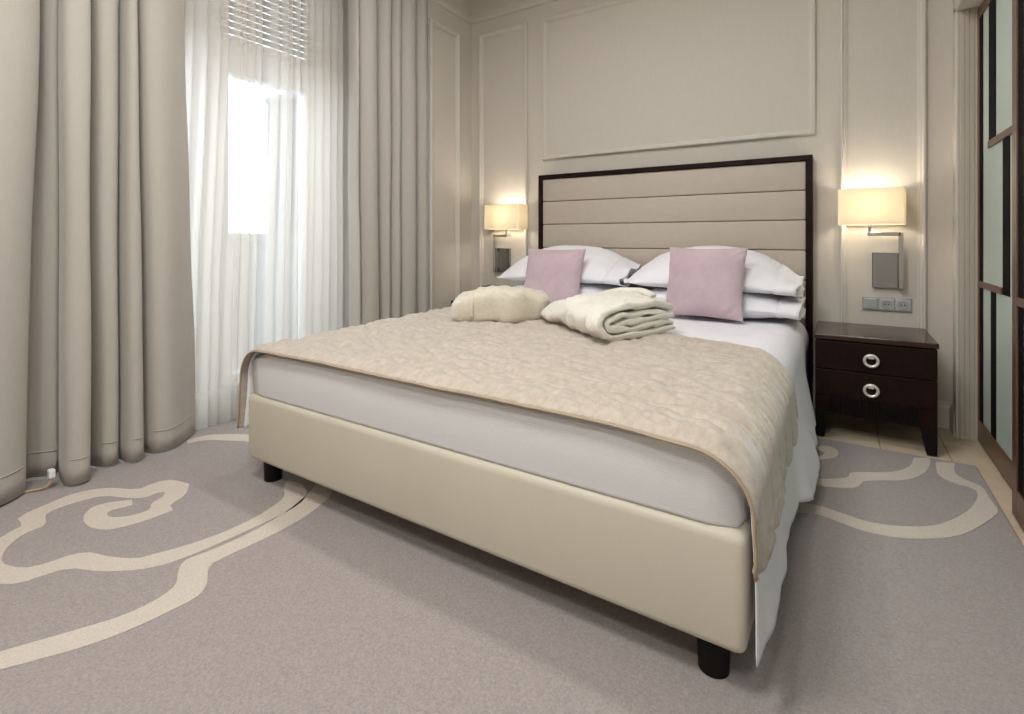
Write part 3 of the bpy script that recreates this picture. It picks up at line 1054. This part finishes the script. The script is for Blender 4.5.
# lapel hem following the edge of the overlap
pts = []
for i in range(25):
    th = PI * (-0.12 + 1.02 * i / 24)
    cs, sn = math.cos(th), math.sin(th)
    D, H = 0.250, 0.142
    p = F1 + E1 * ((0.185 + 0.16 * max(0, i - 15) / 9) * LEN) + E2 * (0.235 / 2 - math.copysign(abs(cs) ** 0.62, cs) * D / 2)
    pts.append((p.x, p.y, max(ZB + H / 2 + math.copysign(abs(sn) ** 0.62, sn) * H / 2, ZT + 0.02)))
tube('lapel_hem', pts, 0.008, 'robe', r1, seg=8)


# ------------------------------------------------------------------ nightstands
def nightstand(x0, x1, y0, label):
    y1 = 3.325
    t = root('nightstand', label, 'nightstand', ((x0 + x1) / 2, (y0 + y1) / 2, 0.0), 'dark wood nightstands')
    box('top', x0 - 0.004, x1 + 0.004, y0 - 0.004, y1, 0.472, 0.495, 'wood_top', t, bevel=0.003)
    box('body', x0 + 0.004, x1 - 0.004, y0 + 0.022, y1, 0.125, 0.472, 'wood', t, bevel=0.002)
    cxm = (x0 + x1) / 2 - 0.008
    for z0, z1, zr in ((0.333, 0.466, 0.392), (0.208, 0.329, 0.256)):
        d = box('drawer', x0 + 0.001, x1 - 0.001, y0, y0 + 0.022, z0, z1, 'wood', t, bevel=0.002)
        box('handle_mount', cxm - 0.012, cxm + 0.012, y0 - 0.014, y0 + 0.001, zr + 0.008, zr + 0.028, 'nickel', d, bevel=0.003)
        ring('ring_pull', (cxm, y0 - 0.012, zr), 0.0255, 0.0066, 'y', 'nickel', d)
    ap = box('apron', x0 + 0.001, x1 - 0.001, y0 + 0.004, y0 + 0.024, 0.122, 0.206, 'wood', t)
    n = 26
    for k in range(n):
        xa = x0 + 0.055 + (x1 - x0 - 0.11) * k / n
        box('reed', xa, xa + 0.010, y0 - 0.001, y0 + 0.005, 0.127, 0.206, 'dark', ap, bevel=0.003, seg=1)
    # tapered legs, splayed wide under the case
    for s, xo in ((1, x0), (-1, x1)):
        for ya, yb in ((y0 + 0.001, y0 + 0.046), (y1 - 0.046, y1 - 0.001)):
            prism('leg', [(xo + s * 0.001, 0.122), (xo + s * 0.060, 0.122), (xo + s * 0.038, 0.006), (xo + s * 0.001, 0.006)], 'y', ya, yb, 'dark', t)
    return t


nightstand(-0.106, 0.354, 2.87, 'dark wood two-drawer nightstand with ring pulls, right of the bed')
nightstand(-2.425, -2.005, 2.95, 'dark nightstand mostly hidden behind the bed on the window side')

# telephone on the far nightstand
ph = root('telephone', 'black telephone on the far nightstand, peeking over the rolled robe', 'telephone', (-2.15, 3.08, 0.495))
prism('telephone_base', [(3.00, 0.4955), (3.18, 0.4955), (3.18, 0.555), (3.10, 0.555), (3.00, 0.515)], 'x', -2.24, -2.05, 'black', ph)
pts = [(-2.29 + 0.27 * t, 3.11, 0.566 + 0.034 * math.sin(PI * t)) for t in [i / 14 for i in range(15)]]
tube('handset', pts, [0.022, 0.024, 0.022, 0.016, 0.014, 0.014, 0.014, 0.014, 0.014, 0.014, 0.014, 0.016, 0.022, 0.024, 0.022], 'black', ph)


# ------------------------------------------------------------------ wall lamps
def wall_lamp(cx, s, label, power, hw=0.144):
    """s = +1: bracket post to the right of the shade centre"""
    t = root('wall_lamp', label, 'lamp', (cx, WY, 0.69), 'bedside wall lamps')
    y0, y1 = 3.195, 3.345
    xa, xb = cx - hw, cx + hw
    r = 0.02
    loop = []
    for (px, py, a0) in ((xb - r, y0 + r, -PI / 2), (xb - r, y1 - r, 0), (xa + r, y1 - r, PI / 2), (xa + r, y0 + r, PI)):
        for k in range(5):
            a = a0 + PI / 2 * k / 4
            loop.append((px + r * math.cos(a), py + r * math.sin(a)))
    n = len(loop)
    verts = [(x, y, 1.024) for x, y in loop] + [(x, y, 1.210) for x, y in loop]
    faces = [(i, (i + 1) % n, n + (i + 1) % n, n + i) for i in range(n)]
    sh = pyd('lamp_shade', verts, faces, 'shade', t)
    md = sh.modifiers.new('thickness', 'SOLIDIFY')
    md.thickness = 0.002
    # chrome bracket
    bx = cx + s * 0.130
    pa, pb = sorted((bx - s * 0.120, bx + s * 0.004))
    box('back_plate', pa, pb, WY - 0.022, WY - 0.0005, 0.692, 0.878, 'mirror', t, bevel=0.002, seg=1)
    box('post', bx - 0.010, bx + 0.010, WY - 0.062, WY - 0.040, 0.690, 0.986, 'chrome', t, bevel=0.002, seg=1)
    box('post_mount', bx - 0.008, bx + 0.008, WY - 0.042, WY - 0.020, 0.72, 0.85, 'chrome', t)
    xs_ = sorted((cx - s * 0.005, bx))
    yv = (y0 + y1) / 2
    box('arm', xs_[0], xs_[1], WY - 0.062, WY - 0.040, 0.966, 0.986, 'chrome', t, bevel=0.002, seg=1)
    box('arm', cx - s * 0.005 - 0.009, cx - s * 0.005 + 0.009, yv - 0.01, WY - 0.040, 0.966, 0.986, 'chrome', t, bevel=0.002, seg=1)
    cyl('stem', (cx - s * 0.005, yv), 0.007, 0.007, 0.98, 1.085, 'chrome', t, seg=12)
    cyl('lamp_holder', (cx - s * 0.005, yv), 0.016, 0.016, 1.045, 1.085, 'white_pl', t, seg=16)
    d = bpy.data.lights.new('bulb', 'POINT')
    d.energy = power
    d.color = (1.0, 0.93, 0.83)
    d.shadow_soft_size = 0.045
    o = bpy.data.objects.new('bulb', d)
    COL.objects.link(o)
    o.parent = t
    o.location = (0 - s * 0.005, yv - WY, 1.125 - 0.69)
    return t


wall_lamp(0.130, 1, 'lit cream-shaded wall lamp on a chrome bracket above the nightstand with drawers', 2.0)
wall_lamp(-2.155, -1, 'lit cream-shaded wall lamp in the corner near the window', 2.0, 0.158)

# switch and socket plate
sp = root('socket_plate', 'grey switch and double socket plate above the nightstand', 'socket', (0.203, WY, 0.605))
box('plate', 0.096, 0.310, WY - 0.010, WY - 0.0005, 0.569, 0.641, 'plate', sp, bevel=0.003)
sw = box('switch', 0.103, 0.162, WY - 0.016, WY - 0.009, 0.577, 0.633, 'plate2', sp, bevel=0.003)
for k in range(5):
    box('switch_rib', 0.106, 0.159, WY - 0.018, WY - 0.015, 0.583 + k * 0.010, 0.587 + k * 0.010, 'plate', sw)
for cxs in (0.203, 0.272):
    s_ = box('socket_module', cxs - 0.031, cxs + 0.031, WY - 0.014, WY - 0.009, 0.576, 0.634, 'plate2', sp, bevel=0.003)
    ring('socket_rim', (cxs, WY - 0.014, 0.605), 0.021, 0.003, 'y', 'plate', s_, seg=24)
    v, f = tube_geo([(cxs, WY - 0.0145, 0.605), (cxs, WY - 0.0120, 0.605)], 0.019, 24)
    pyd('socket_well', v, f, 'plate', s_)
    for dz in (-0.0, ):
        for dx in (-0.008, 0.008):
            v, f = tube_geo([(cxs + dx, WY - 0.016, 0.605), (cxs + dx, WY - 0.0125, 0.605)], 0.0035, 10)
            pyd('pin_hole', v, f, 'black', s_)

# ------------------------------------------------------------------ sliding wardrobe doors
def sliding_door(name, x, yfar, width=0.98):
    """frame face at x, panels recessed; yfar = far edge"""
    t = box(name, x - 0.004, x + 0.022, yfar - 0.055, yfar, 0.012, 2.02, 'brown', None, bevel=0.002, seg=1, kind='structure')
    yn = yfar - width
    Y = lambda d: yfar - d

    def part(nm, d0, d1, z0, z1, m, xa=0.000, xb=0.018, bv=0.001):
        return box(nm, x + xa, x + xb, Y(d1), Y(d0), z0, z1, m, t, bevel=bv, seg=1)
    part('stile', width - 0.055, width, 0.012, 2.02, 'brown', -0.004, 0.022)
    part('bottom_rail', 0.055, width - 0.055, 0.012, 0.112, 'brown_dark', -0.004, 0.022)
    part('top_rail', 0.055, width - 0.055, 1.97, 2.02, 'brown', -0.004, 0.022)
    # dark inner bars
    part('dark_bar', 0.055, 0.112, 0.112, 1.97, 'bar')
    part('dark_bar', 0.222, 0.340, 1.375, 1.97, 'bar')
    part('dark_bar', 0.450, 0.552, 0.728, 1.345, 'bar')
    part('dark_bar', 0.258, 0.342, 0.112, 0.728, 'bar')
    part('dark_bar', width - 0.112, width - 0.055, 0.112, 1.97, 'bar')
    # walnut cross rails
    part('cross_rail', 0.230, width - 0.112, 1.345, 1.375, 'brown', -0.005, 0.020)
    part('cross_rail', 0.055, 0.450, 0.728, 0.756, 'brown', -0.005, 0.020)
    # frosted panes between the bars
    for d0, d1, z0, z1 in ((0.112, 0.222, 1.345, 1.97), (0.340, width - 0.112, 1.375, 1.97), (0.112, 0.450, 0.756, 1.345), (0.552, width - 0.112, 0.112, 1.345),
                           (0.112, 0.258, 0.112, 0.728), (0.342, 0.552, 0.112, 0.728)):
        part('glass_panel', d0, d1, z0, z1, 'frost', 0.002, 0.012, 0)
    return t


sliding_door('door_1', 0.541, 3.222)
sliding_door('door_2', 0.496, 2.400)
sliding_door('door_3', 0.541, 1.50)

# small white plug and cable at the foot of the curtain
pc = root('cable_plug', 'small white plug with a thin tan cable under the left curtain', 'plug', (-2.50, 0.69, 0.004))
box('plug_body', -2.530, -2.505, 0.682, 0.702, 0.045, 0.078, 'white_pl', pc, bevel=0.004)
tube('cable', [(-2.515, 0.69, 0.050), (-2.517, 0.685, 0.02), (-2.53, 0.665, 0.010), (-2.55, 0.64, 0.009), (-2.56, 0.60, 0.009)], 0.004, 'cable', pc, seg=6)
